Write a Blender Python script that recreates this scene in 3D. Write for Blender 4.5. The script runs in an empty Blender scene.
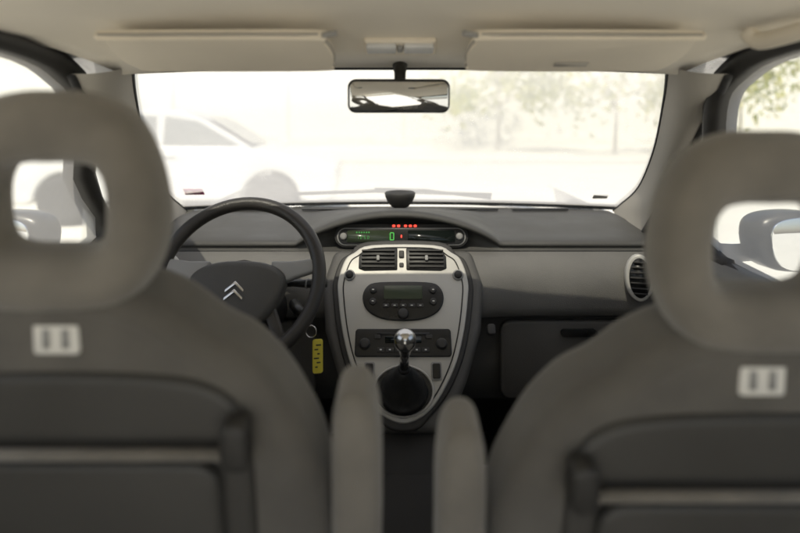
import bpy, bmesh, math, random
from mathutils import Vector, Matrix
random.seed(7)
sc = bpy.context.scene
COL = sc.collection

# ------------------------------------------------------------------ materials
def mat(name, col, rough=0.6, metal=0.0, bump=0.0, bscale=200.0, var=0.12, vscale=6.0, spec=0.5, sheen=0.0, coat=0.0, emit=None, es=0.0):
    m = bpy.data.materials.new(name); m.use_nodes = True
    nt = m.node_tree; N = nt.nodes; L = nt.links
    b = N["Principled BSDF"]
    b.inputs["Roughness"].default_value = rough
    b.inputs["Metallic"].default_value = metal
    b.inputs["Specular IOR Level"].default_value = spec
    if sheen: b.inputs["Sheen Weight"].default_value = sheen
    if coat: b.inputs["Coat Weight"].default_value = coat
    tc = N.new("ShaderNodeTexCoord")
    n1 = N.new("ShaderNodeTexNoise"); n1.inputs["Scale"].default_value = vscale; n1.inputs["Detail"].default_value = 6
    L.new(tc.outputs["Object"], n1.inputs["Vector"])
    r = N.new("ShaderNodeValToRGB")
    r.color_ramp.elements[0].position = 0.3; r.color_ramp.elements[1].position = 0.7
    r.color_ramp.elements[0].color = [c*(1-var) for c in col]+[1]
    r.color_ramp.elements[1].color = [min(1, c*(1+var)) for c in col]+[1]
    L.new(n1.outputs["Fac"], r.inputs["Fac"]); L.new(r.outputs["Color"], b.inputs["Base Color"])
    # faint handling marks: roughness varies over the surface
    rr = N.new("ShaderNodeMapRange"); rr.inputs[3].default_value=max(0,rough-.10 if rough>.2 else rough); rr.inputs[4].default_value=min(1,rough+.10 if rough>.2 else rough)
    rr.inputs[1].default_value=.3; rr.inputs[2].default_value=.7
    L.new(n1.outputs["Fac"], rr.inputs[0]); L.new(rr.outputs[0], b.inputs["Roughness"])
    if bump:
        n2 = N.new("ShaderNodeTexNoise"); n2.inputs["Scale"].default_value = bscale; n2.inputs["Detail"].default_value = 3
        L.new(tc.outputs["Object"], n2.inputs["Vector"])
        bp = N.new("ShaderNodeBump"); bp.inputs["Strength"].default_value = bump; bp.inputs["Distance"].default_value = 0.002
        L.new(n2.outputs["Fac"], bp.inputs["Height"]); L.new(bp.outputs["Normal"], b.inputs["Normal"])
    if emit:
        b.inputs["Emission Color"].default_value = list(emit)+[1]; b.inputs["Emission Strength"].default_value = es
    return m

M = {}
M['liner'] = mat("headliner_cloth", (.88,.81,.675), .95, bump=.3, bscale=500, var=.03, sheen=.2)
M['visor'] = mat("visor_vinyl", (.85,.775,.64), .8, bump=.2, bscale=400, var=.03)
M['pillar'] = mat("pillar_trim", (.43,.40,.345), .75, bump=.2, bscale=400, var=.05)
M['dashtop'] = mat("dash_top_plastic", (.066,.064,.058), .5, bump=.5, bscale=600, var=.12)
M['fascia'] = mat("dash_fascia_plastic", (.15,.145,.133), .45, bump=.5, bscale=600, var=.10)
M['lower'] = mat("dash_lower_plastic", (.10,.096,.088), .5, bump=.5, bscale=600, var=.08)
M['dark'] = mat("dark_plastic", (.036,.034,.031), .55, bump=.2, bscale=500)
M['tunnel'] = mat("tunnel_plastic", (.025,.023,.020), .85, bump=.2, bscale=500)
M['black'] = mat("black_plastic", (.016,.016,.015), .35)
M['rubber'] = mat("seal_rubber", (.03,.03,.03), .7)
M['silver'] = mat("silver_paint_plastic", (.54,.525,.48), .42, metal=.15, var=.04)
M['grey'] = mat("grey_plastic", (.32,.315,.30), .5, var=.05)
M['chrome'] = mat("polished_metal", (.75,.74,.71), .2, metal=1.0, var=.02)
M['leather'] = mat("wheel_leather", (.042,.038,.034), .40, bump=.4, bscale=300)
M['pad'] = mat("airbag_cover", (.075,.071,.064), .5, bump=.4, bscale=500)
M['boot'] = mat("boot_leather", (.020,.020,.019), .5, bump=.6, bscale=60)
M['fabric'] = mat("seat_fabric", (.195,.178,.150), .95, bump=.6, bscale=700, var=.18, vscale=14, sheen=.4)
M['fabric2'] = mat("seat_fabric_dark", (.125,.116,.100), .95, bump=.6, bscale=700, var=.18, vscale=14, sheen=.3)
M['shell'] = mat("seat_back_plastic", (.060,.057,.051), .5, bump=.4, bscale=500, var=.12)
M['carpet'] = mat("carpet", (.022,.020,.017), 1.0, bump=1, bscale=300)
M['white'] = mat("white_label", (.78,.76,.70), .7, var=.03)
M['yellow'] = mat("yellow_tag", (.85,.74,.08), .5, var=.05)
M['lcd'] = mat("lcd_glass", (.012,.016,.014), .12, var=.05)
M['lcdg'] = mat("lcd_green_glass", (.05,.065,.04), .2, var=.05)
M['green'] = mat("green_led", (.02,.3,.05), .4, emit=(.25,1,.2), es=.42)
M['green2'] = mat("green_led_dim", (.05,.3,.08), .4, emit=(.25,1,.2), es=.14)
M['red'] = mat("red_lamp", (.4,.02,.02), .4, emit=(1,.08,.05), es=1.6)
M['mirror'] = mat("mirror_glass", (.85,.86,.86), .02, metal=1.0, var=.0)
M['paint'] = mat("car_paint_grey", (.32,.33,.34), .3, metal=.4, coat=.6, var=.02)
M['wpaint'] = mat("car_paint_white", (.80,.80,.78), .3, coat=.6, var=.02)
M['spaint'] = mat("car_paint_silver", (.6,.61,.62), .3, metal=.3, coat=.6, var=.02)
M['tyre'] = mat("tyre", (.06,.06,.06), .85)
M['carglass'] = mat("tinted_glass", (.28,.29,.28), .06, var=.02)
M['lens'] = mat("lamp_lens", (.7,.7,.68), .15, var=.02)
M['purple'] = mat("red_sticker", (.5,.05,.2), .5)

def glass(name, veil, veilcol=(.92,.90,.86), speckle=True, trans=.76):  # first value: share of white haze laid over the view; speckles are dirt
    m = bpy.data.materials.new(name); m.use_nodes = True
    nt = m.node_tree; N = nt.nodes; L = nt.links
    for n in list(N): N.remove(n)
    out = N.new("ShaderNodeOutputMaterial")
    tr = N.new("ShaderNodeBsdfTransparent"); tr.inputs[0].default_value = (.97,.98,.95,1)
    gl = N.new("ShaderNodeBsdfGlossy"); gl.inputs["Roughness"].default_value = .01
    di = N.new("ShaderNodeBsdfDiffuse"); di.inputs[0].default_value = list(veilcol)+[1]
    tl = N.new("ShaderNodeBsdfTranslucent"); tl.inputs[0].default_value = list(veilcol)+[1]
    md = N.new("ShaderNodeMixShader"); md.inputs[0].default_value = trans
    L.new(di.outputs[0], md.inputs[1]); L.new(tl.outputs[0], md.inputs[2])
    tc = N.new("ShaderNodeTexCoord")
    n = N.new("ShaderNodeTexNoise"); n.inputs["Scale"].default_value = 3.0; n.inputs["Detail"].default_value = 8; n.inputs["Roughness"].default_value = .65
    L.new(tc.outputs["Object"], n.inputs["Vector"])
    mr = N.new("ShaderNodeMapRange"); mr.inputs[1].default_value=.3; mr.inputs[2].default_value=.7
    mr.inputs[3].default_value = veil*.90; mr.inputs[4].default_value = veil*1.10
    L.new(n.outputs["Fac"], mr.inputs[0])
    fac = mr.outputs[0]
    if speckle:
        v = N.new("ShaderNodeTexVoronoi"); v.inputs["Scale"].default_value = 110
        L.new(tc.outputs["Object"], v.inputs["Vector"])
        m2 = N.new("ShaderNodeMapRange"); m2.inputs[1].default_value=.12; m2.inputs[2].default_value=.26; m2.inputs[3].default_value=.3; m2.inputs[4].default_value=0
        L.new(v.outputs["Distance"], m2.inputs[0])
        n3 = N.new("ShaderNodeTexNoise"); n3.inputs["Scale"].default_value = 4.5
        L.new(tc.outputs["Object"], n3.inputs["Vector"])
        m3 = N.new("ShaderNodeMapRange"); m3.inputs[1].default_value=.50; m3.inputs[2].default_value=.62
        L.new(n3.outputs["Fac"], m3.inputs[0])
        mu = N.new("ShaderNodeMath"); mu.operation='MULTIPLY'
        L.new(m2.outputs[0], mu.inputs[0]); L.new(m3.outputs[0], mu.inputs[1])
        ad = N.new("ShaderNodeMath"); ad.operation='ADD'; ad.use_clamp=True
        L.new(fac, ad.inputs[0]); L.new(mu.outputs[0], ad.inputs[1]); fac = ad.outputs[0]
    mx = N.new("ShaderNodeMixShader"); L.new(fac, mx.inputs[0])
    L.new(tr.outputs[0], mx.inputs[1]); L.new(md.outputs[0], mx.inputs[2])
    m4 = N.new("ShaderNodeMixShader"); m4.inputs[0].default_value = .04
    L.new(mx.outputs[0], m4.inputs[1]); L.new(gl.outputs[0], m4.inputs[2])
    L.new(m4.outputs[0], out.inputs[0])
    return m
M['wind'] = glass("veiled_windshield_glass", .60)  # milky veil whitens the view outside so it looks overexposed
M['side'] = glass("side_window_glass", .32, speckle=False)  # white veil added so the panes scatter more light into the cabin

# ------------------------------------------------------------------ helpers
def empty(name):
    e = bpy.data.objects.new(name, None); e.empty_display_size=.1; COL.objects.link(e); return e

def obj(name, verts, faces, m, parent=None, smooth=True, bevel=0, seg=3, sub=0, angle=35):
    me = bpy.data.meshes.new(name); me.from_pydata([tuple(v) for v in verts], [], faces); me.update()
    bm = bmesh.new(); bm.from_mesh(me); bmesh.ops.recalc_face_normals(bm, faces=bm.faces); bm.to_mesh(me); bm.free()
    ms = m if isinstance(m, list) else [m]
    for k in ms: me.materials.append(k)
    o = bpy.data.objects.new(name, me); COL.objects.link(o)
    if parent: o.parent = parent
    if bevel:
        b = o.modifiers.new("b", 'BEVEL'); b.width = bevel; b.segments = seg; b.limit_method='ANGLE'; b.angle_limit = math.radians(angle); b.harden_normals = False
    if sub:
        s = o.modifiers.new("s", 'SUBSURF'); s.levels = sub; s.render_levels = sub
    if smooth:
        for p in me.polygons: p.use_smooth = True
    return o

def crom(pts, n=6, closed=True):
    pts = [Vector(p) for p in pts]; k = len(pts); out = []
    rng = range(k) if closed else range(k-1)
    for i in rng:
        if closed: p0,p1,p2,p3 = pts[(i-1)%k],pts[i],pts[(i+1)%k],pts[(i+2)%k]
        else: p0,p1,p2,p3 = pts[max(i-1,0)],pts[i],pts[i+1],pts[min(i+2,k-1)]
        for j in range(n):
            t=j/n
            out.append(.5*((2*p1)+(p2-p0)*t+(2*p0-5*p1+4*p2-p3)*t*t+(3*p1-p0-3*p2+p3)*t**3))
    if not closed: out.append(pts[-1])
    return out

def frame(o, u, v):
    u = Vector(u).normalized(); v = Vector(v).normalized(); w = u.cross(v).normalized(); v = w.cross(u)
    m = Matrix.Identity(4)
    for i in range(3):
        m[i][0]=u[i]; m[i][1]=v[i]; m[i][2]=w[i]; m[i][3]=o[i]
    return m

def slab(name, out2, w0, w1, F, m, parent=None, bevel=.003, seg=3, smooth=True, angle=35):
    """closed 2D outline (local u,v) extruded from w0 to w1 in frame F"""
    k=len(out2)
    vs=[F@Vector((p[0],p[1],w0)) for p in out2]+[F@Vector((p[0],p[1],w1)) for p in out2]
    fs=[list(range(k))[::-1], list(range(k,2*k))]+[[i,(i+1)%k,k+(i+1)%k,k+i] for i in range(k)]
    return obj(name, vs, fs, m, parent, smooth, bevel, seg, angle=angle)

def rrect(cx, cy, w, h, r, n=5):
    r=min(r,w/2*.999,h/2*.999); o=[]
    for (sx,sy,a0) in ((1,1,0),(-1,1,90),(-1,-1,180),(1,-1,270)):
        for i in range(n+1):
            a=math.radians(a0+90*i/n)
            o.append((cx+sx*(w/2-r)+r*math.cos(a), cy+sy*(h/2-r)+r*math.sin(a)))
    return o
def ell(cx,cy,a,b,n=32): return [(cx+a*math.cos(2*math.pi*i/n), cy+b*math.sin(2*math.pi*i/n)) for i in range(n)]

def grid(name, rows, m, parent=None, matrow=None, closed=False, sub=0, solid=0):
    R=len(rows); C=len(rows[0]); vs=[v for r in rows for v in r]; fs=[]
    for i in range(R-1):
        for j in range(C if closed else C-1):
            fs.append([i*C+j, i*C+(j+1)%C, (i+1)*C+(j+1)%C, (i+1)*C+j])
    o=obj(name, vs, fs, m, parent, True, 0, sub=sub)
    if matrow:
        idx=0
        for p in o.data.polygons:
            p.material_index = matrow(p.index//(C if closed else C-1), p.index%(C if closed else C-1))
    if solid:
        s=o.modifiers.new("t",'SOLIDIFY'); s.thickness=solid; s.offset=0
    return o

def tube(name, pts, rad, m, parent=None, n=12, closed=False, flat=1.0):
    pts=[Vector(p) for p in pts]; k=len(pts)
    if not isinstance(rad,(list,tuple)): rad=[rad]*k
    vs=[];prev=None
    for i in range(k):
        if closed: t=pts[(i+1)%k]-pts[(i-1)%k]
        else: t=pts[min(i+1,k-1)]-pts[max(i-1,0)]
        t.normalize()
        if prev is None:
            a=Vector((0,0,1)) if abs(t.z)<.9 else Vector((1,0,0)); nrm=(a-t*a.dot(t)).normalized()
        else: nrm=(prev-t*prev.dot(t)).normalized()
        prev=nrm; bn=t.cross(nrm)
        for j in range(n):
            a=2*math.pi*j/n; vs.append(pts[i]+(nrm*math.cos(a)+bn*math.sin(a)*flat)*rad[i])
    fs=[]
    for i in range(k if closed else k-1):
        for j in range(n): fs.append([i*n+j,i*n+(j+1)%n,((i+1)%k)*n+(j+1)%n,((i+1)%k)*n+j])
    if not closed: fs+= [list(range(n)), [(k-1)*n+j for j in range(n)]]
    return obj(name, vs, fs, m, parent)

def lathe(name, prof, F, m, parent=None, n=28):
    vs=[];fs=[]
    for r,h in prof:
        for j in range(n):
            a=2*math.pi*j/n; vs.append(F@Vector((r*math.cos(a),r*math.sin(a),h)))
    k=len(prof)
    for i in range(k-1):
        for j in range(n): fs.append([i*n+j,i*n+(j+1)%n,(i+1)*n+(j+1)%n,(i+1)*n+j])
    fs+=[list(range(n)),[(k-1)*n+j for j in range(n)]]
    return obj(name, vs, fs, m, parent)

def box(name, c, s, m, parent=None, bevel=.005, rot=None):
    F=Matrix.Translation(Vector(c)) @ (rot or Matrix.Identity(4))
    x,y,z=[a/2 for a in s]
    return slab(name, [(-x,-y),(x,-y),(x,y),(-x,y)], -z, z, F, m, parent, bevel)
ID=Matrix.Identity(4)

# ------------------------------------------------------------------ own car body
body = empty("car_body")
def sx(z): return .76-.27*(z-1.0)
# headliner
rows=[]
for i in range(26):
    y=1.125-i*.07
    if i==0: zc=1.442
    elif y>.85: zc=1.442+(1.513-1.442)*math.sin((1.125-y)/.275*math.pi/2)
    else: zc=1.513
    r=[]
    for j in range(33):
        X=-1+j/16
        hw=.56+.09*min(1,(1.125-y)/.25)
        drop=.018+.035*min(1,(1.125-y)/.3)
        r.append(Vector((X*hw, y+ (.035*(1-X*X) if i==0 else .035*(1-X*X)*max(0,1-i/4)), zc-drop*abs(X)**3.2)))
    rows.append(r)
grid("headliner", rows, M['liner'], body, solid=.006)
# outer roof skin
rows=[[Vector((X*.7, 1.17-i*.1-.0*X*X, (1.475 if i==0 else 1.475+.085*math.sin(min(1,i/5)*math.pi/2))-.06*abs(X)**3)) for X in [-1+j/12 for j in range(25)]] for i in range(19)]
grid("roof_skin", rows, M['paint'], body, solid=.004)
# header trim strip
tube("windshield_header_seal", [(X*.555, 1.135+.035*(1-X*X), 1.440-.012*abs(X)**3) for X in [-1+j/12 for j in range(25)]], .005, M['rubber'], body, n=8)

inner=[(.544,1.13,1.44),(.618,1.30,1.377),(.686,1.50,1.249),(.750,1.75,1.116),(.772,1.95,1.031),(.775,2.02,1.0)]
outer=[(.628,1.06,1.418),(.675,1.20,1.352),(.705,1.32,1.283),(.735,1.47,1.173),(.745,1.62,1.056),(.735,1.70,.967)]
ic=crom(inner,6,False); oc=crom(outer,6,False)
for s,nm in ((-1,"a_pillar_trim"),(1,"a_pillar_trim")):
    rows=[]
    for a,b in zip(ic,oc):
        r=[]
        mid=(a+b)/2; bulge=Vector((-.018,-.03,-.008))
        for k in range(9):
            t=k/8; p=a.lerp(b,t)+bulge*math.sin(math.pi*t)
            r.append(p)
        r.append(b+Vector((.03,.02,0)))
        rows.append([Vector((p.x*s,p.y,p.z)) for p in r])
    grid(nm, rows, M['pillar'], body)
    tube("pillar_seal", [Vector((p.x*s,p.y,p.z))+Vector((s*.003,.004,0)) for p in ic], .0045, M['rubber'], body, n=8)
    tube("door_seal", [Vector((p.x*s,p.y,p.z)) for p in oc], .009, M['rubber'], body, n=8)
    # outer pillar skin
    rows=[[Vector(((p.x+d)*s,p.y+.03+e,p.z+.015)) for d,e in ((.012,.0),(.04,.0),(.07,-.06))] for p in ic]
    grid("a_pillar_skin", rows, M['paint'], body)

# windshield glass: ruled between pillar edges with forward bow
rows=[]
for p in ic:
    r=[]
    for j in range(25):
        X=-1+j/12
        r.append(Vector((X*(p.x+.015), p.y+.012+.09*(1-X*X)*(.45+.55*(p.y-1.13)/.89), p.z+.004+.02*(1-X*X)*.3)))
    rows.append(r)
ws=grid("windshield", rows, M['wind'], None)
low=[Vector((v.x,v.y-.012,v.z+.012)) for v in rows[-4]]
lo2=[Vector((v.x,v.y+.0,v.z-.003)) for v in rows[-1]]
grid("windshield_frit", [low,lo2], M['black'], body)
# stickers
def sticker(nm,c,w,h,m,off=0):
    F=frame(c,(1,0,0),(0,-.75,.66)); slab(nm,rrect(0,0,w,h,.003),off,off+.001,F,m,ws,bevel=0)
sticker("parking_permit",(-.690,1.86,1.090),.065,.034,M['purple'])
sticker("permit_print",(-.702,1.86,1.090),.022,.016,M['white'],.0015)
sticker("permit_print",(-.675,1.86,1.090),.014,.012,M['white'],.0015)
sticker("inspection_sticker",(.685,1.90,1.068),.05,.022,M['grey'])
# wiper
wp=empty("windshield_wiper")
tube("blade",[(-.42,2.14,1.045),(-.1,2.19,1.05),(.36,2.185,1.036)],.007,M['black'],wp)
tube("arm",[(.36,2.2,1.02),(.1,2.21,1.05),(-.1,2.2,1.056)],.006,M['black'],wp)

# side structure
inl=[(1.286,1.0),(1.22,1.2),(1.15,1.35),(1.07,1.405),(.9,1.44),(.4,1.45),(-.1,1.45),(-.35,1.44),(-.4,1.2),(-.4,1.0)]
oul=[(1.325,.965),(1.262,1.21),(1.185,1.372),(1.085,1.44),(.9,1.475),(.4,1.485),(-.1,1.485),(-.42,1.475),(-.45,1.2),(-.45,.965)]
for s in (-1,1):
    door=empty("car_door")
    a=crom([Vector((y,z,0)) for y,z in inl],4); b=crom([Vector((y,z,0)) for y,z in oul],4)
    def P(q,off): return Vector((s*(sx(q.y)+off), q.x, q.y))
    rows=[[P(q,-.0) for q in a],[P(q,-.012) for q in a],[P(p.lerp(q,.5),-.022) for p,q in zip(a,b)],[P(q,-.012) for q in b],[P(q,.03) for q in b],[P(q,.035) for q in a],[P(q,0) for q in a]]
    grid("window_frame", rows, M['dark'], door, closed=True)
    obj("window_glass",[P(q,.012) for q in a],[list(range(len(a)))],M['side'],door,False)
    # panel
    rows=[]
    for y in [-.45+.1*i for i in range(22)]:
        rows.append([Vector((s*x,y,z)) for x,z in ((.80,.985),(.765,1.0),(.74,.995),(.722,.97),(.715,.9),(.72,.8),(.70,.74),(.66,.71),(.665,.68),(.71,.64),(.715,.4),(.72,.25))])
    grid("door_panel", rows, M['fascia'], door)
    rows=[[Vector((s*x,y,z)) for x,z in ((.78,.985),(.815,.97),(.84,.85),(.85,.6),(.83,.3),(.8,.2))] for y in [-.45+.2*i for i in range(18)]]
    grid("outer_skin", rows, M['paint'], door, solid=.004)
    # quarter window
    obj("quarter_glass",[Vector((s*.735,1.30,1.27)),Vector((s*.765,1.33,1.0)),Vector((s*.765,1.7,1.0))],[[0,1,2]],M['side'],door,False)
    tube("quarter_sill",[(s*.76,1.28,.99),(s*.76,1.75,.985)],.02,M['dark'],door)
    # B pillar
    rows=[[Vector((s*(sx(z)-.03),y,z)) for y in (.16,.2,.27,.31)] for z in (.95,1.1,1.3,1.47)]
    grid("b_pillar", rows, M['pillar'], body, solid=.02)
    # door mirror
    dm=empty("door_mirror")
    F=frame((s*1.0,1.38,1.02),(1,0,0),(0,.05,1))
    o=crom([Vector(p) for p in ((-.105*1,.045,0),(-.06,.075,0),(.04,.078,0),(.10,.05,0),(.105,-.03,0),(.07,-.066,0),(-.05,-.068,0),(-.10,-.03,0))],5)
    slab("housing",[(p.x*s,p.y) for p in o],-.10,.0,F,M['black'],dm,bevel=.025,seg=5)
    F2=frame((s*1.0,1.372,1.02),(1,s*.12,0),(0,.05,1))
    slab("glass",[(p.x*.86*s,p.y*.86) for p in o],.001,.006,F2,M['mirror'],dm,bevel=.001)
    tube("arm",[(s*.78,1.43,.985),(s*.86,1.44,.985),(s*.94,1.44,.99)],[.03,.024,.022],M['black'],dm)
# bonnet
rows=[[Vector((X*.78,2.16+.06*(1-X*X)+i*.14-.10*i/8*X*X,.995-.012*i-.018*(i/5)**2-.05*abs(X)**3)) for X in [-1+j/10 for j in range(21)]] for i in range(8)]
grid("bonnet", rows, M['paint'], body, solid=.004)
grid("front_bumper",[[Vector((X*.84,3.05+.12*(1-X*X)-.02*k,.82-.14*k)) for X in [-1+j/10 for j in range(21)]] for k in range(5)],M['paint'],body)
# floor pan
box("floor_carpet",(0,.7,.27),(1.44,2.4,.04),M['carpet'],body)
# grab handle
gh=empty("grab_handle")
tube("grip",crom([(.575,.66,1.492),(.573,.68,1.468),(.573,.78,1.458),(.57,.88,1.455),(.562,.90,1.475)],5,False),.010,M['visor'],gh,flat=1.4)

# ------------------------------------------------------------------ dashboard
dash=empty("dashboard")
def bfun(x):
    X=(x+.005)/.29
    return (1-X*X)**.85 if abs(X)<1 else 0
rows_x=[-.745+1.49*i/120 for i in range(121)]
prof_rows=[]
for x in rows_x:
    b=bfun(x); e=(x/.745)**2
    g=.06*math.exp(-(x/.20)**2)
    yb=2.09-.10*e
    pts=[(yb,1.005),(1.90,1.005+.02*b),(1.75,.998+.055*b),(1.64,.988+.078*b),(1.60,.984+.085*b),(1.582,.976+.084*b),(1.584,.969+.081*b),
         (1.586+.07*b,.967+.072*b),(1.586+.06*b,.962),(1.575,.957),(1.56,.945),(1.53-g*.5,.915),(1.515-g,.87),(1.51-g,.82),(1.515-g,.797),(1.535-g,.790),(1.548,.78),(1.545,.66),(1.56,.55),(1.75,.45),(1.9,.2)]
    prof_rows.append([Vector((x,y,z)) for y,z in pts])
rows=[[prof_rows[j][i] for j in range(121)] for i in range(21)]
def mr(i,j):
    if i<9: return 0
    if i<14: return 1
    return 2
grid("dash_shell", rows, [M['dashtop'],M['fascia'],M['lower']], dash, matrow=mr)
tube("fascia_seam",[(x,1.577,.9575) for x in rows_x[::4]],.0022,M['black'],dash,n=6)
# defroster slot along the dash top
for x in (-.5,-.25,0,.25,.5):
    box("defroster_slot",(x,1.985,1.012),(.2,.02,.006),M['black'],dash,bevel=.002)
# glove box
F=frame((0,1.545,.67),(1,0,0),(0,0,1))
slab("glovebox_lid",rrect(.485,0,.42,.215,.03),0,.02,F,M['lower'],dash,bevel=.008)
slab("glovebox_handle",rrect(.49,.078,.10,.020,.01),.02,.03,F,M['black'],dash,bevel=.003)
slab("driver_lower_panel",rrect(-.46,0,.46,.215,.03),0,.02,F,M['lower'],dash,bevel=.008)
# end vents
for s in (-1,1):
    F=frame((s*(.645 if s>0 else .625),1.498,.905),(1,s*-.25,0),(0,.18,1))
    slab("vent_ring",ell(0,0,.036,.062),-.02,.012,F,M['silver'],dash,bevel=.006)
    slab("vent_well",ell(0,0,.027,.052),.008,.0135,F,M['black'],dash,bevel=0)
    for k in range(-3,4):
        slab("vent_slat",rrect(0,k*.0135,.05*math.sqrt(1-(k/4.2)**2),.004,.001),.0136,.019,F,M['dark'],dash,bevel=.001)
# cluster display
F=frame((.004,1.60,.997),(1,0,0),(0,.32,1))
slab("display_bezel",rrect(0,0,.385,.066,.033,10),-.04,.0,F,M['dark'],dash,bevel=.004)
slab("display_rim",rrect(0,-.003,.37,.05,.025,10),0,.004,F,M['grey'],dash,bevel=.002)
slab("display_glass",rrect(0,-.003,.362,.043,.021,10),.004,.007,F,M['black'],dash,bevel=.001)
slab("screen",rrect(-.088,-.003,.135,.034,.004),.007,.0085,F,M['lcdg'],dash,bevel=0)
slab("screen",rrect(.086,-.003,.135,.034,.004),.007,.0085,F,M['lcd'],dash,bevel=0)
for s in (-1,1):
    lathe("trip_button",[(.010,0.007),(.010,.011),(.006,.013)],F@Matrix.Translation((s*.166,-.003,0)),M['grey'],dash,16)
def seg7(cx,cy,h,ch,F,w0,m):
    segs={'0':'abcdef','1':'bc','2':'abged','3':'abgcd','5':'afgcd','8':'abcdefg'}[ch]
    w=h*.5;t=h*.12
    pos={'a':(0,h/2,w,t),'g':(0,0,w,t),'d':(0,-h/2,w,t),'f':(-w/2,h/4,t,h/2),'b':(w/2,h/4,t,h/2),'e':(-w/2,-h/4,t,h/2),'c':(w/2,-h/4,t,h/2)}
    for q in segs:
        x,y,a,b=pos[q]; slab("digit_segment",rrect(cx+x,cy+y,a,b,t*.3,2),w0,w0+.0006,F,m,dash,bevel=0)
seg7(-.027,-.003,.020,'0',F,.0086,M['green'])
for i,ch in enumerate('1250'): seg7(-.125+i*.010,-.006,.008,ch,F,.0086,M['green2'])
for i in range(6): slab("fuel_bar",rrect(-.128+i*.007,.008,.004,.004,.001,2),.0086,.0092,F,M['green2'],dash,bevel=0)
for i,x in enumerate((-.022,-.008,.012,.026,.04)):
    slab("warning_lamp",rrect(x,.0275,.009,.0065,.002,2),.0005,.0025,F,M['red'],dash,bevel=0)
slab("warning_lamp",rrect(.0,-.003,.004,.009,.002,2),.0086,.0092,F,M['red'],dash,bevel=0)

# console stack
CF=frame((.008,1.53,.985),(1,0,0),(0,.25,.352))
hw=[(0,.085),(-.022,.133),(-.043,.157),(-.10,.172),(-.15,.168),(-.225,.154),(-.30,.131),(-.367,.095),(-.41,.058),(-.431,.02)]
def egg(d,off=0):
    L=[(w+d,v) for v,w in hw]; L[0]=(L[0][0],.0+d); L[-1]=(L[-1][0]*.9,L[-1][1]-d)
    pts=L+[(-a,b) for a,b in L[::-1]]
    return [(p.x,p.y) for p in crom([(a,b,0) for a,b in pts],4)]
slab("stack_core",[(-.19,-.005),(.19,-.005),(.215,-.1),(.20,-.22),(.155,-.34),(.10,-.45),(-.10,-.45),(-.155,-.34),(-.20,-.22),(-.215,-.1)],-.22,-.014,CF,M['lower'],dash,bevel=.02,seg=4,angle=50)
slab("stack_surround",egg(.014),-.03,-.004,CF,M['dark'],dash,bevel=.006)
slab("silver_panel",egg(0),-.01,.004,CF,M['silver'],dash,bevel=.004)
def loop3(o2,w,F): return [F@Vector((x,y,w)) for x,y in o2]
tube("panel_groove",loop3([(x*.91,-.215+(y+.215)*.95) for x,y in egg(0)],.0042,CF),.0018,M['black'],dash,n=6,closed=True)
W=.004
# vents
for cx,w in ((-.067,.104),(.063,.108)):
    s=1 if cx>0 else -1
    o=[(cx-s*w/2,-.010),(cx+s*w*.38,-.014),(cx+s*w/2,-.035),(cx+s*w/2,-.068),(cx+s*w*.35,-.074),(cx-s*w/2,-.072)]
    if s<0: o=o[::-1]
    slab("vent_frame",o,W-.002,W+.004,CF,M['black'],dash,bevel=.004,seg=2)
    for k in range(5):
        slab("vent_slat",rrect(cx,-.020-.0112*k,w*.86,.0045,.001,2),W+.004,W+.010,CF,M['dark'],dash,bevel=.001)
    slab("vent_tab",rrect(cx,-.043,.008,.014,.002,3),W+.010,W+.016,CF,M['grey'],dash,bevel=.001)
slab("hazard_button",rrect(-.004,-.028,.014,.02,.003,3),W,W+.005,CF,M['dark'],dash,bevel=.002)
slab("sensor",rrect(-.004,-.058,.012,.012,.003,3),W,W+.003,CF,M['dark'],dash,bevel=.001)
for x in (-.142,.146):
    lathe("round_button_ring",[(.0145,W),(.0145,W+.004),(.011,W+.005)],CF@Matrix.Translation((x,-.086,0)),M['grey'],dash,20)
    lathe("round_button",[(.0105,W+.004),(.0105,W+.008),(.007,W+.010)],CF@Matrix.Translation((x,-.086,0)),M['black'],dash,20)
# climate unit
o=[(p.x,p.y) for p in crom([(a,b,0) for a,b in ((-.06,-.106),(.06,-.106),(.095,-.118),(.105,-.15),(.088,-.183),(.04,-.203),(-.04,-.203),(-.088,-.183),(-.105,-.15),(-.095,-.118))],4)]
slab("climate_unit",o,W-.002,W+.007,CF,M['black'],dash,bevel=.004)
slab("climate_screen",rrect(0,-.134,.10,.036,.004),W+.007,W+.009,CF,M['lcdg'],dash,bevel=.001)
for x in (-.078,.078):
    for y in (-.128,-.158): 
        lathe("climate_button",[(.0095,W+.006),(.009,W+.011),(.006,W+.012)],CF@Matrix.Translation((x,y,0)),M['dark'],dash,16)
        slab("icon",rrect(x,y,.006,.003,.001,2),W+.012,W+.0125,CF,M['white'],dash,bevel=0)
for i in range(5):
    slab("climate_key",rrect(-.044+i*.022,-.168,.017,.010,.003,3),W+.007,W+.010,CF,M['dark'],dash,bevel=.001)
    slab("icon",rrect(-.044+i*.022,-.168,.006,.002,.0005,2),W+.010,W+.0105,CF,M['white'],dash,bevel=0)
lathe("fan_knob",[(.014,W+.006),(.013,W+.014),(.009,W+.016)],CF@Matrix.Translation((0,-.189,0)),M['dark'],dash,20)
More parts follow.
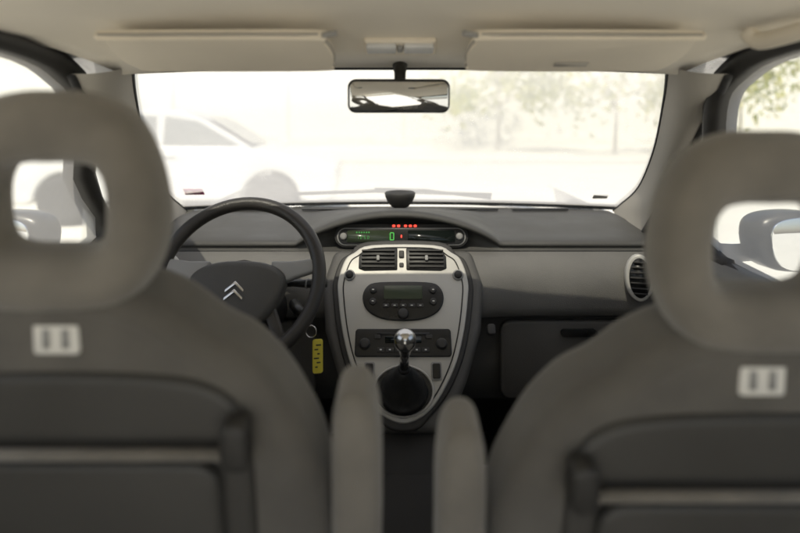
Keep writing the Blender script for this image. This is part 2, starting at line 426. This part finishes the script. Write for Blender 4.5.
# radio
slab("radio",rrect(0,-.258,.238,.066,.008),W-.002,W+.008,CF,M['black'],dash,bevel=.003)
slab("radio_slot",rrect(0,-.238,.13,.006,.002,3),W+.008,W+.009,CF,M['dark'],dash,bevel=0)
slab("radio_screen",rrect(.0,-.252,.09,.016,.002,3),W+.008,W+.010,CF,M['lcd'],dash,bevel=0)
for x in (-.095,.095):
    lathe("radio_knob",[(.0125,W+.008),(.0115,W+.018),(.009,W+.019)],CF@Matrix.Translation((x,-.262,0)),M['dark'],dash,20)
    lathe("knob_ring",[(.0145,W+.008),(.0140,W+.0095)],CF@Matrix.Translation((x,-.262,0)),M['dark'],dash,20)
for i in range(6):
    slab("radio_key",rrect(-.055+i*.022,-.276,.018,.011,.002,3),W+.008,W+.011,CF,M['dark'],dash,bevel=.001)
    slab("icon",rrect(-.055+i*.022,-.276,.005,.003,.0005,2),W+.011,W+.0115,CF,M['white'],dash,bevel=0)
for x in (-.064,.064):
    slab("radio_key",rrect(x,-.245,.016,.010,.002,3),W+.008,W+.011,CF,M['dark'],dash,bevel=.001)
for x in (-.082,.080):
    slab("switch_frame",rrect(x,-.323,.026,.042,.005),W-.001,W+.003,CF,M['grey'],dash,bevel=.001)
    slab("window_switch",rrect(x,-.323,.019,.034,.004),W+.003,W+.008,CF,M['black'],dash,bevel=.002)
slab("lock_button",rrect(.225,-.22,.02,.026,.006),-.03,-.010,CF,M['dark'],dash,bevel=.003)
slab("gear_recess",[(x,y-.366) for x,y in ell(0,0,.070,.054)],W-.001,W+.003,CF,M['black'],dash,bevel=.001)
tube("gear_recess_rim",loop3(ell(0,-.366,.071,.055),W+.003,CF),.003,M['silver'],dash,n=8,closed=True)
# small bowl-shaped device on the dash top
bw=empty("dash_compass")
Fb=Matrix.Translation(Vector((0,1.84,1.022)))
lathe("base",[(.026,0),(.028,.004),(.022,.012),(.018,.018)],Fb,M['black'],bw)
lathe("bowl",[(.012,.014),(.026,.020),(.040,.034),(.049,.054),(.051,.066),(.048,.070),(.042,.067),(.02,.058)],Fb,M['dark'],bw)

# ------------------------------------------------------------------ gear lever
gl=empty("gear_lever")
gb=CF@Vector((0,-.366,W+.003))
kn=Vector((.011,1.205,.852))
ax=(kn-gb)
bp=[];br=[]
for t,r in ((0,.060),(.05,.054),(.10,.044),(.15,.045),(.20,.034),(.25,.035),(.31,.024),(.35,.025),(.42,.017),(.46,.014)):
    bp.append(gb+ax*t); br.append(r)
tube("boot",bp,br,M['boot'],gl,n=24)
tube("shaft",[gb+ax*.4,gb+ax*.7,gb+ax*.95],[.012,.0105,.012],M['chrome'],gl)
FG=frame(kn,(1,0,0),(0,ax.z,-ax.y))
kp=[(.012,-.045),(.015,-.028)]+[(.0245*math.sin(math.radians(a)),-.0245*1.1*math.cos(math.radians(a))) for a in range(40,181,10)]
lathe("knob",kp,FG,M['chrome'],gl)
tube("collar",[gb+ax*.45,gb+ax*.50],[.015,.013],M['black'],gl)

# tunnel / lower console
cc=empty("centre_console")
rows=[]
for y,w,z in ((1.42,.13,.63),(1.25,.12,.585),(1.1,.105,.52),(.8,.10,.47),(.3,.10,.45)):
    rows.append([Vector((.008+a*w,y,z-b)) for a,b in ((-1,.35),(-1,.03),(-.88,.004),(0,0),(.88,.004),(1,.03),(1,.35))])
grid("tunnel_cover",rows,M['tunnel'],cc)
box("tray",(.008,1.12,.54),(.12,.16,.012),M['tunnel'],cc,rot=Matrix.Rotation(math.radians(18),4,'X'))
hb=empty("handbrake")
tube("lever",[(.06,.75,.50),(.06,.95,.53),(.06,1.02,.545)],[.016,.014,.017],M['dark'],hb)

# ------------------------------------------------------------------ steering wheel
sw=empty("steering_wheel")
SF=frame((-.374,1.29,.962),(1,0,0),(0,.515,.857))
R=.186
tube("rim",[SF@Vector((R*math.cos(a),R*math.sin(a),0)) for a in [2*math.pi*i/72 for i in range(72)]],.0165,M['leather'],sw,n=16,closed=True)
hub=crom([(a,b,0) for a,b in ((-.105,.010),(-.05,.036),(.05,.036),(.105,.010),(.108,-.03),(.08,-.09),(.035,-.115),(-.035,-.115),(-.08,-.09),(-.108,-.03))],5)
slab("airbag_pad",[(p.x,p.y) for p in hub],-.03,.022,SF,M['pad'],sw,bevel=.018,seg=5)
def spoke(pts,m,nm,w0=-.014,w1=.008):
    slab(nm,pts,w0,w1,SF,m,sw,bevel=.007,seg=4,angle=50)
for s in (-1,1):
    pt=[(s*.07,.040),(s*.12,.040),(s*.182,.048),(s*.185,.018),(s*.13,.0),(s*.09,-.02)]
    spoke(pt if s<0 else pt[::-1],M['grey'],"spoke")
    pt=[(s*.06,-.07),(s*.09,-.06),(s*.125,-.135),(s*.105,-.152)]
    spoke(pt if s<0 else pt[::-1],M['leather'],"lower_spoke")
for k in (0,1):
    y=-.026-k*.018
    slab("badge",[(-.021,y-.012),(0,y+.006),(.021,y-.012),(.021,y-.005),(0,y+.014),(-.021,y-.005)],.022,.025,SF,M['chrome'],sw,bevel=.0005,seg=1)
tube("column",[SF@Vector((0,0,-.02)),SF@Vector((0,0,-.12)),SF@Vector((0,-.01,-.26))],[.05,.062,.07],M['dark'],sw,n=20)
tube("wiper_stalk",[SF@Vector((.05,.0,-.055)),SF@Vector((.12,.002,-.05)),SF@Vector((.165,.0,-.045)),SF@Vector((.20,.0,-.04))],[.007,.008,.011,.010],M['black'],sw)
tube("stalk_band",[SF@Vector((.150,.001,-.047)),SF@Vector((.154,.0005,-.0465))],.0118,M['grey'],sw)
tube("light_stalk",[SF@Vector((-.05,.0,-.055)),SF@Vector((-.12,.012,-.05)),SF@Vector((-.165,.018,-.045)),SF@Vector((-.21,.02,-.04))],[.007,.008,.011,.010],M['black'],sw)
# keys
kt=empty("car_keys")
tube("barrel",[(-.27,1.42,.86),(-.235,1.34,.855)],.014,M['black'],kt)
tube("key_blade",[(-.235,1.34,.855),(-.215,1.31,.85)],[.008,.011],M['black'],kt)
tube("ring",[(-.208+.012*math.cos(a),1.30,.835+.014*math.sin(a)) for a in [2*math.pi*i/20 for i in range(20)]],.0015,M['chrome'],kt,closed=True,n=6)
F=frame((-.192,1.295,.780),(1,.2,-.0),(-.25,0,1))
slab("tag",rrect(0,0,.024,.078,.006),0,.003,F,M['yellow'],kt,bevel=.001)
for k in range(6): slab("tag_print",rrect((-.003 if k%2 else .002),.026-.010*k,.012-.003*(k%3),.003,.001,2),.003,.0034,F,M['dark'],kt,bevel=0)

# ------------------------------------------------------------------ mirror, visors, lamp
rm=empty("rear_view_mirror")
F=frame((-.002,1.08,1.376),(1,.02,0),(0,-.10,1))
slab("housing",rrect(0,0,.200,.066,.016,6),-.03,.003,F,M['black'],rm,bevel=.008,seg=4)
slab("glass",rrect(0,0,.191,.057,.012,6),.003,.0045,F,M['mirror'],rm,bevel=.0005,seg=1)
tube("stem",[(0,1.10,1.40),(0,1.12,1.425),(0,1.15,1.445)],[.011,.012,.016],M['black'],rm)
ml=empty("map_light")
TL=Matrix.Rotation(math.radians(-18),4,'X')
box("lamp_base",(.0,1.055,1.470),(.136,.06,.014),M['visor'],ml,bevel=.006,rot=TL)
box("lamp_lens",(-.035,1.04,1.464),(.055,.030,.010),M['lens'],ml,bevel=.003,rot=TL)
box("lamp_lens",(.035,1.04,1.464),(.055,.030,.010),M['lens'],ml,bevel=.003,rot=TL)
box("lamp_switch",(.0,1.04,1.463),(.010,.018,.008),M['grey'],ml,bevel=.002,rot=TL)
for s in (-1,1):
    v=empty("sun_visor")
    F=frame((s*.307,.97,1.448),(1,0,0),(0,-.155,.046))
    pts=[(-.174,.06),(-.160,.070),(.155,.072),(.180,.055),(.190,.0),(.182,-.046),(.155,-.066),(-.135,-.068),(-.174,-.052),(-.184,0)]
    if s>0: pts=[(-a,b) for a,b in pts][::-1]
    o=crom([(a,b,0) for a,b in pts],5)
    slab("panel",[(p.x,p.y) for p in o],-.009,.009,F,M['visor'],v,bevel=.008,seg=4)
    tube("edge_outline",loop3([(p.x*1.0,p.y*1.0) for p in o],0,F),.0035,M['pillar'],v,n=6,closed=True)  # darker rim around the visor outline
    tube("hinge_rod",[F@Vector((s*.19,.066,.0)),F@Vector((-s*.18,.068,.0))],.006,M['visor'],v)
    tube("clip",[F@Vector((-s*.18,.068,-.0)),F@Vector((-s*.205,.074,-.002))],.005,M['grey'],v)
    if s>0:
        slab("label",rrect(.0,-.03,.06,.02,.002),.009,.0105,F,M['pillar'],v,bevel=0)

# ------------------------------------------------------------------ seats
def seat(cx,dz):
    e=empty("car_seat")
    sg=-1 if cx<0 else 1
    lo=-.028
    F=frame((cx,.575,1.15+dz),(1,0,0),(0,-.17,.985))
    half=[(.0,.002),(.07,-.006),(.115,-.026),(.155,-.030+lo),(.192,-.052+lo),(.226,-.090+lo),(.252,-.138+lo),(.271,-.19+lo),(.283,-.27+lo),(.282,-.45),(.27,-.70)]
    pts=half+[(-a,b) for a,b in half[::-1][:-1]]
    o=crom([(a,b,0) for a,b in pts],4)
    o=[(p.x,p.y) for p in o]
    slab("backrest",o,-.105,.0,F,M['fabric2'],e,bevel=.040,seg=8,angle=30)
    ins=[(x*.895,-.03+(y+.03)*.965-.022) for x,y in o if y>-.62]
    tube("piping",loop3(ins[:],-.003,F),.003,M['fabric2'],e,n=8,closed=True)
    # hard rear shell
    h2=[(.0,-.088),(.10,-.091),(.155,-.101),(.188,-.128),(.20,-.18),(.20,-.45),(.185,-.62)]
    p2=h2+[(-a,b) for a,b in h2[::-1][:-1]]
    o2=[(p.x,p.y) for p in crom([(a,b,0) for a,b in p2],4)]
    slab("rear_shell",o2,-.01,.010,F,M['shell'],e,bevel=.010,seg=4)
    # folding table and its bar
    slab("folding_table",rrect(0,-.285,.34,.21,.03),.010,.026,F,M['shell'],e,bevel=.008)
    tube("table_bar",[F@Vector((-.175,-.168,.024)),F@Vector((.175,-.168,.024))],.006,M['fabric'],e)
    for s in (-1,1):
        slab("hinge",rrect(s*.19,-.155,.03,.055,.012),.008,.036,F,M['dark'],e,bevel=.006)
    # label
    lab=F@Matrix.Translation((0,-.050,-.001))@Matrix.Rotation(math.radians(-6),4,'X')
    slab("label",rrect(0,0,.048,.034,.004),-.006,.0025,lab,M['white'],e,bevel=.001)
    for x in (-.010,.010):
        slab("label_print",rrect(x,0,.008,.021,.002,3),.0025,.003,lab,M['grey'],e,bevel=0)
    # headrest
    H=frame((cx+sg*.012,.60,1.25+dz),(1,0,0),(0,-.05,1))
    oh=[(0,.112),(.045,.109),(.084,.088),(.109,.04),(.120,-.02),(.114,-.065),(.092,-.105),(.060,-.124),(0,-.130)]
    ih=[(0,.034),(.028,.034),(.050,.028),(.060,.010),(.061,-.018),(.058,-.040),(.050,-.050),(.028,-.055),(0,-.055)]
    oo=crom([(a,b,0) for a,b in oh+[(-a,b) for a,b in oh[::-1][1:-1]]],4)
    ii=crom([(a,b,0) for a,b in ih+[(-a,b) for a,b in ih[::-1][1:-1]]],4)
    rows=[]
    for a,b in zip(oo,ii):
        r=[];c=(a+b)/2;d=(a-b)/2
        for k in range(20):
            t=2*math.pi*k/20
            cs,sn=math.cos(t),math.sin(t)
            cs=math.copysign(abs(cs)**.8,cs); sn=math.copysign(abs(sn)**.8,sn)
            p=c+d*cs; r.append(H@Vector((p.x,p.y,-.004+sn*.038)))
        rows.append(r)
    rows.append(rows[0])
    grid("headrest",rows,M['fabric'],e,closed=True)
    for s in (-1,1):
        tube("headrest_post",[H@Vector((s*.045,-.11,-.01)),H@Vector((s*.045,-.22,-.05))],.006,M['chrome'],e)
    # cushion
    box("cushion",(cx,1.0,.50),(.52,.52,.14),M['fabric'],e,bevel=.05)
    box("seat_base",(cx,.98,.37),(.44,.46,.14),M['dark'],e,bevel=.02)
    # folded-up armrest on the inner side
    s=-sg
    A=frame((cx+s*.312,.62,.938+dz*.9),(1,0,0),(s*.05,-.1,1))
    ao=crom([(a*s,b,0) for a,b in ((-.009,.098),(.010,.095),(.022,.074),(.027,.03),(.0275,-.03),(.027,-.09),(.020,-.17),(-.020,-.17),(-.027,-.09),(-.027,-.01),(-.026,.055),(-.021,.086))],4)
    slab("armrest",[(p.x,p.y) for p in ao],-.06,.02,A,M['fabric'],e,bevel=.02,seg=6)
seat(-.3605,0)
seat(.380,-.0435)

# ------------------------------------------------------------------ outside
def parked(loc,rot,paint,name="parked_car"):
    e=empty(name)
    T=Matrix.Translation(Vector(loc))@Matrix.Rotation(rot,4,'Z')
    # local: length along x, width along y, frame for side slab
    F=T@frame((0,0,0),(1,0,0),(0,0,1))
    def arch(cx,r=.36): return [(cx+r*math.cos(math.radians(a)),.30+r*math.sin(math.radians(a))) for a in range(180,-1,-15)]
    low=[(-2.1,.28)]+[(-1.75,.25)]+arch(-1.28)+[(-.8,.22),(.8,.22)]+arch(1.28)+[(1.8,.25),(2.1,.3)]
    top=[(2.15,.55),(2.1,.72),(1.9,.82),(1.1,.95),(.9,.99),(-1.9,1.02),(-2.08,.9),(-2.14,.6)]
    slab("lower_body",low+top,-.86,.86,F,paint,e,bevel=.07,seg=4,angle=28)
    gh=crom([(a,b,0) for a,b in ((1.0,.97),(.35,1.36),(-.1,1.46),(-1.1,1.46),(-1.6,1.36),(-1.95,.99))],5,False)
    slab("cabin",[(p.x,p.y) for p in gh],-.70,.70,F,paint,e,bevel=.08,seg=4,angle=40)
    for s in (-1,1):
        for w in ([(.85,1.0),(.33,1.31),(-.08,1.38),(-.12,1.0)],[(-.2,1.0),(-.2,1.38),(-.95,1.38),(-1.0,1.0)],[(-1.08,1.0),(-1.05,1.37),(-1.45,1.3),(-1.7,1.03)]):
            slab("side_window",w,s*.66,s*.712,F,M['carglass'],e,bevel=.004)
        for cx in (-1.28,1.28):
            WF=T@frame((cx,-s*.80,.31),(1,0,0),(0,0,1))
            lathe("tyre",[(.20,-.10),(.29,-.10),(.315,-.07),(.315,.07),(.29,.10),(.20,.10)],WF,M['tyre'],e)
            lathe("rim_dish",[(.20,-.085),(.20,.085)],WF,M['dark'],e)
            for k in range(7):
                a=2*math.pi*k/7
                for q in (-.098,.088):
                    slab("rim_spoke",[(math.cos(a+d)*r,math.sin(a+d)*r) for d,r in ((-.35,.03),(-.12,.2),(.12,.2),(.35,.03))],q,q+.01,WF,M['spaint'],e,bevel=0)
        slab("door_handle",rrect(.0,.88,.18,.03,.01),s*.86,s*.885,F,paint,e)
        slab("sill_trim",[(-.85,.25),(.85,.25),(.85,.31),(-.85,.31)],s*.85,s*.872,F,M['dark'],e)
    WS=[T@Vector(p) for p in ((.97,-.62,1.0),(.97,.62,1.0),(.38,.56,1.36),(.38,-.56,1.36))]
    obj("windscreen",[p+T.to_3x3()@Vector((.03,0,.02)) for p in WS],[[0,1,2,3]],M['carglass'],e,False)
    for y in (-.6,.6):
        box("headlamp",T@Vector((2.08,y,.68)),(.12,.36,.13),M['lens'],e,rot=Matrix.Rotation(rot,4,'Z'),bevel=.03)
        box("tail_lamp",T@Vector((-2.08,y,.85)),(.08,.25,.2),M['purple'],e,rot=Matrix.Rotation(rot,4,'Z'),bevel=.02)
    return e
parked((-3.0,7.9,0),math.radians(4),M['wpaint'])
parked((-5.4,2.9,0),math.radians(82),M['wpaint'],"parked_car")

# foliage
def leafmat():
    m=bpy.data.materials.new("leaves"); m.use_nodes=True; nt=m.node_tree;N=nt.nodes;L=nt.links
    for n in list(N): N.remove(n)
    out=N.new("ShaderNodeOutputMaterial"); d=N.new("ShaderNodeBsdfDiffuse"); t=N.new("ShaderNodeBsdfTranslucent"); mx=N.new("ShaderNodeMixShader"); mx.inputs[0].default_value=.4
    g=N.new("ShaderNodeNewGeometry"); r=N.new("ShaderNodeValToRGB")
    r.color_ramp.elements[0].color=(.22,.29,.04,1); r.color_ramp.elements[1].color=(.62,.60,.14,1)  # leaf colours lightened so the foliage looks washed out by glare
    L.new(g.outputs["Random Per Island"],r.inputs["Fac"]); L.new(r.outputs[0],d.inputs[0]); L.new(r.outputs[0],t.inputs[0])
    L.new(d.outputs[0],mx.inputs[1]); L.new(t.outputs[0],mx.inputs[2]); L.new(mx.outputs[0],out.inputs[0]); return m
LM=leafmat(); BK=mat("washed_out_bark",(.62,.59,.52),.9,bump=1,bscale=20)  # bark colour lightened to look overexposed
def tree(x,y,h,w,n=2200,name="tree",ls=.14):
    e=empty(name)
    tube("trunk",[(x,y,0),(x+.1,y,h*.3),(x-.05,y,h*.7)],[.08,.06,.03],BK,e,n=8)
    clumps=[]
    for i in range(32):
        a=random.uniform(0,6.28); rr=w*random.uniform(.2,1)**.6; z=h*random.uniform(.28,.98)
        k=1-abs((z/h-.6))*.9
        c=Vector((x+rr*k*math.cos(a),y+rr*k*math.sin(a),z)); clumps.append((c,random.uniform(.35,.8)*w*.42))
        if i%3==0: tube("limb",[(x,y,h*random.uniform(.25,.5)),(Vector((x,y,z))+c)/2,c],[.05,.03,.015],BK,e,n=5)
    vs=[];fs=[]
    for i in range(n):
        c,r=random.choice(clumps)
        d=Vector((random.gauss(0,1),random.gauss(0,1),random.gauss(0,.8)))
        p=c+d*r*.6
        u=Vector((random.gauss(0,1),random.gauss(0,1),random.gauss(0,1))).normalized()
        v=u.cross(Vector((random.gauss(0,1),random.gauss(0,1),random.gauss(0,1)))).normalized()
        s=ls*random.uniform(.6,1.4); b=len(vs)
        vs+= [p-u*s,p-v*s*.5,p+u*s,p+v*s*.5]; fs.append([b,b+1,b+2,b+3])
    obj("crown",vs,fs,LM,e,False)
for (x,y,h,w) in ((4.2,24,7,3.9),(8.5,22,7,3.9),(12.5,20.5,7,3.4),(16.5,18,7,3.4),(19.5,13,8,3.6),(13,8.5,7,3),(-14,14,7,3.2),(-15,5,6.5,3.2)):
    tree(x,y,h,w)
# ground
gm=mat("washed_out_concrete",(.70,.68,.62),.9,bump=.6,bscale=40,var=.05,vscale=.8)  # ground colour lightened to look overexposed and bounce more light inside
obj("ground",[(-300,-300,0),(300,-300,0),(300,300,0),(-300,300,0)],[[0,1,2,3]],gm,None,False)
box("kerb",(0,17,.06),(60,.25,.12),mat("kerb_stone",(.6,.59,.54),.9),None,bevel=.02)
# invented long white hall, added behind the trees for a pale washed-out background
hall=empty("backdrop_hall")
gw=mat("washed_out_wall",(.84,.83,.78),.9,bump=.5,bscale=30,var=.03)  # wall colour lightened as well, so it washes out
box("walls",(0,36,4),(90,14,8),gw,hall,bevel=.05)
box("roof_edge",(0,35.9,8.1),(90.6,14.6,.25),M['spaint'],hall,bevel=.02)
for i in range(-7,8):
    box("pilaster",(i*6,28.93,4),(.35,.14,7.9),gw,hall,bevel=.02)
    box("high_window",(i*6+3,28.97,5.9),(3.4,.08,.9),M['lens'],hall,bevel=.01)
box("plinth",(0,28.96,.25),(90,.1,.5),mat("plinth_render",(.70,.69,.64),.9),hall,bevel=.01)

# ------------------------------------------------------------------ light
SUN_EL=math.radians(60); az=math.radians(195)
w=bpy.data.worlds.new("World"); sc.world=w; w.use_nodes=True
nt=w.node_tree; bg=nt.nodes["Background"]; sk=nt.nodes.new("ShaderNodeTexSky"); sk.sky_type='NISHITA'
sk.sun_disc=False; sk.sun_elevation=SUN_EL; sk.sun_rotation=az; sk.dust_density=2.5; sk.air_density=1.0; sk.ozone_density=.6
nt.links.new(sk.outputs[0],bg.inputs[0]); bg.inputs[1].default_value=.15
d=Vector((math.sin(az)*math.cos(SUN_EL),math.cos(az)*math.cos(SUN_EL),math.sin(SUN_EL)))
sl=bpy.data.lights.new("sun",'SUN'); sl.energy=5; sl.angle=math.radians(.6); sl.color=(1,.93,.79)
so=bpy.data.objects.new("sun",sl); COL.objects.link(so); so.rotation_euler=d.to_track_quat('Z','Y').to_euler()

# ------------------------------------------------------------------ camera
cd=bpy.data.cameras.new("camera"); cam=bpy.data.objects.new("camera",cd); COL.objects.link(cam)
cam.location=(0,0,1.33); cam.rotation_euler=(math.radians(90),0,0)
cd.lens=25; cd.sensor_width=36; cd.shift_y=-146.5/800; cd.clip_start=.05; cd.clip_end=1000
cd.dof.use_dof=True; cd.dof.focus_distance=1.45; cd.dof.aperture_fstop=1.6
sc.camera=cam
sc.view_settings.view_transform='Standard'; sc.view_settings.look='None'; sc.view_settings.exposure=0
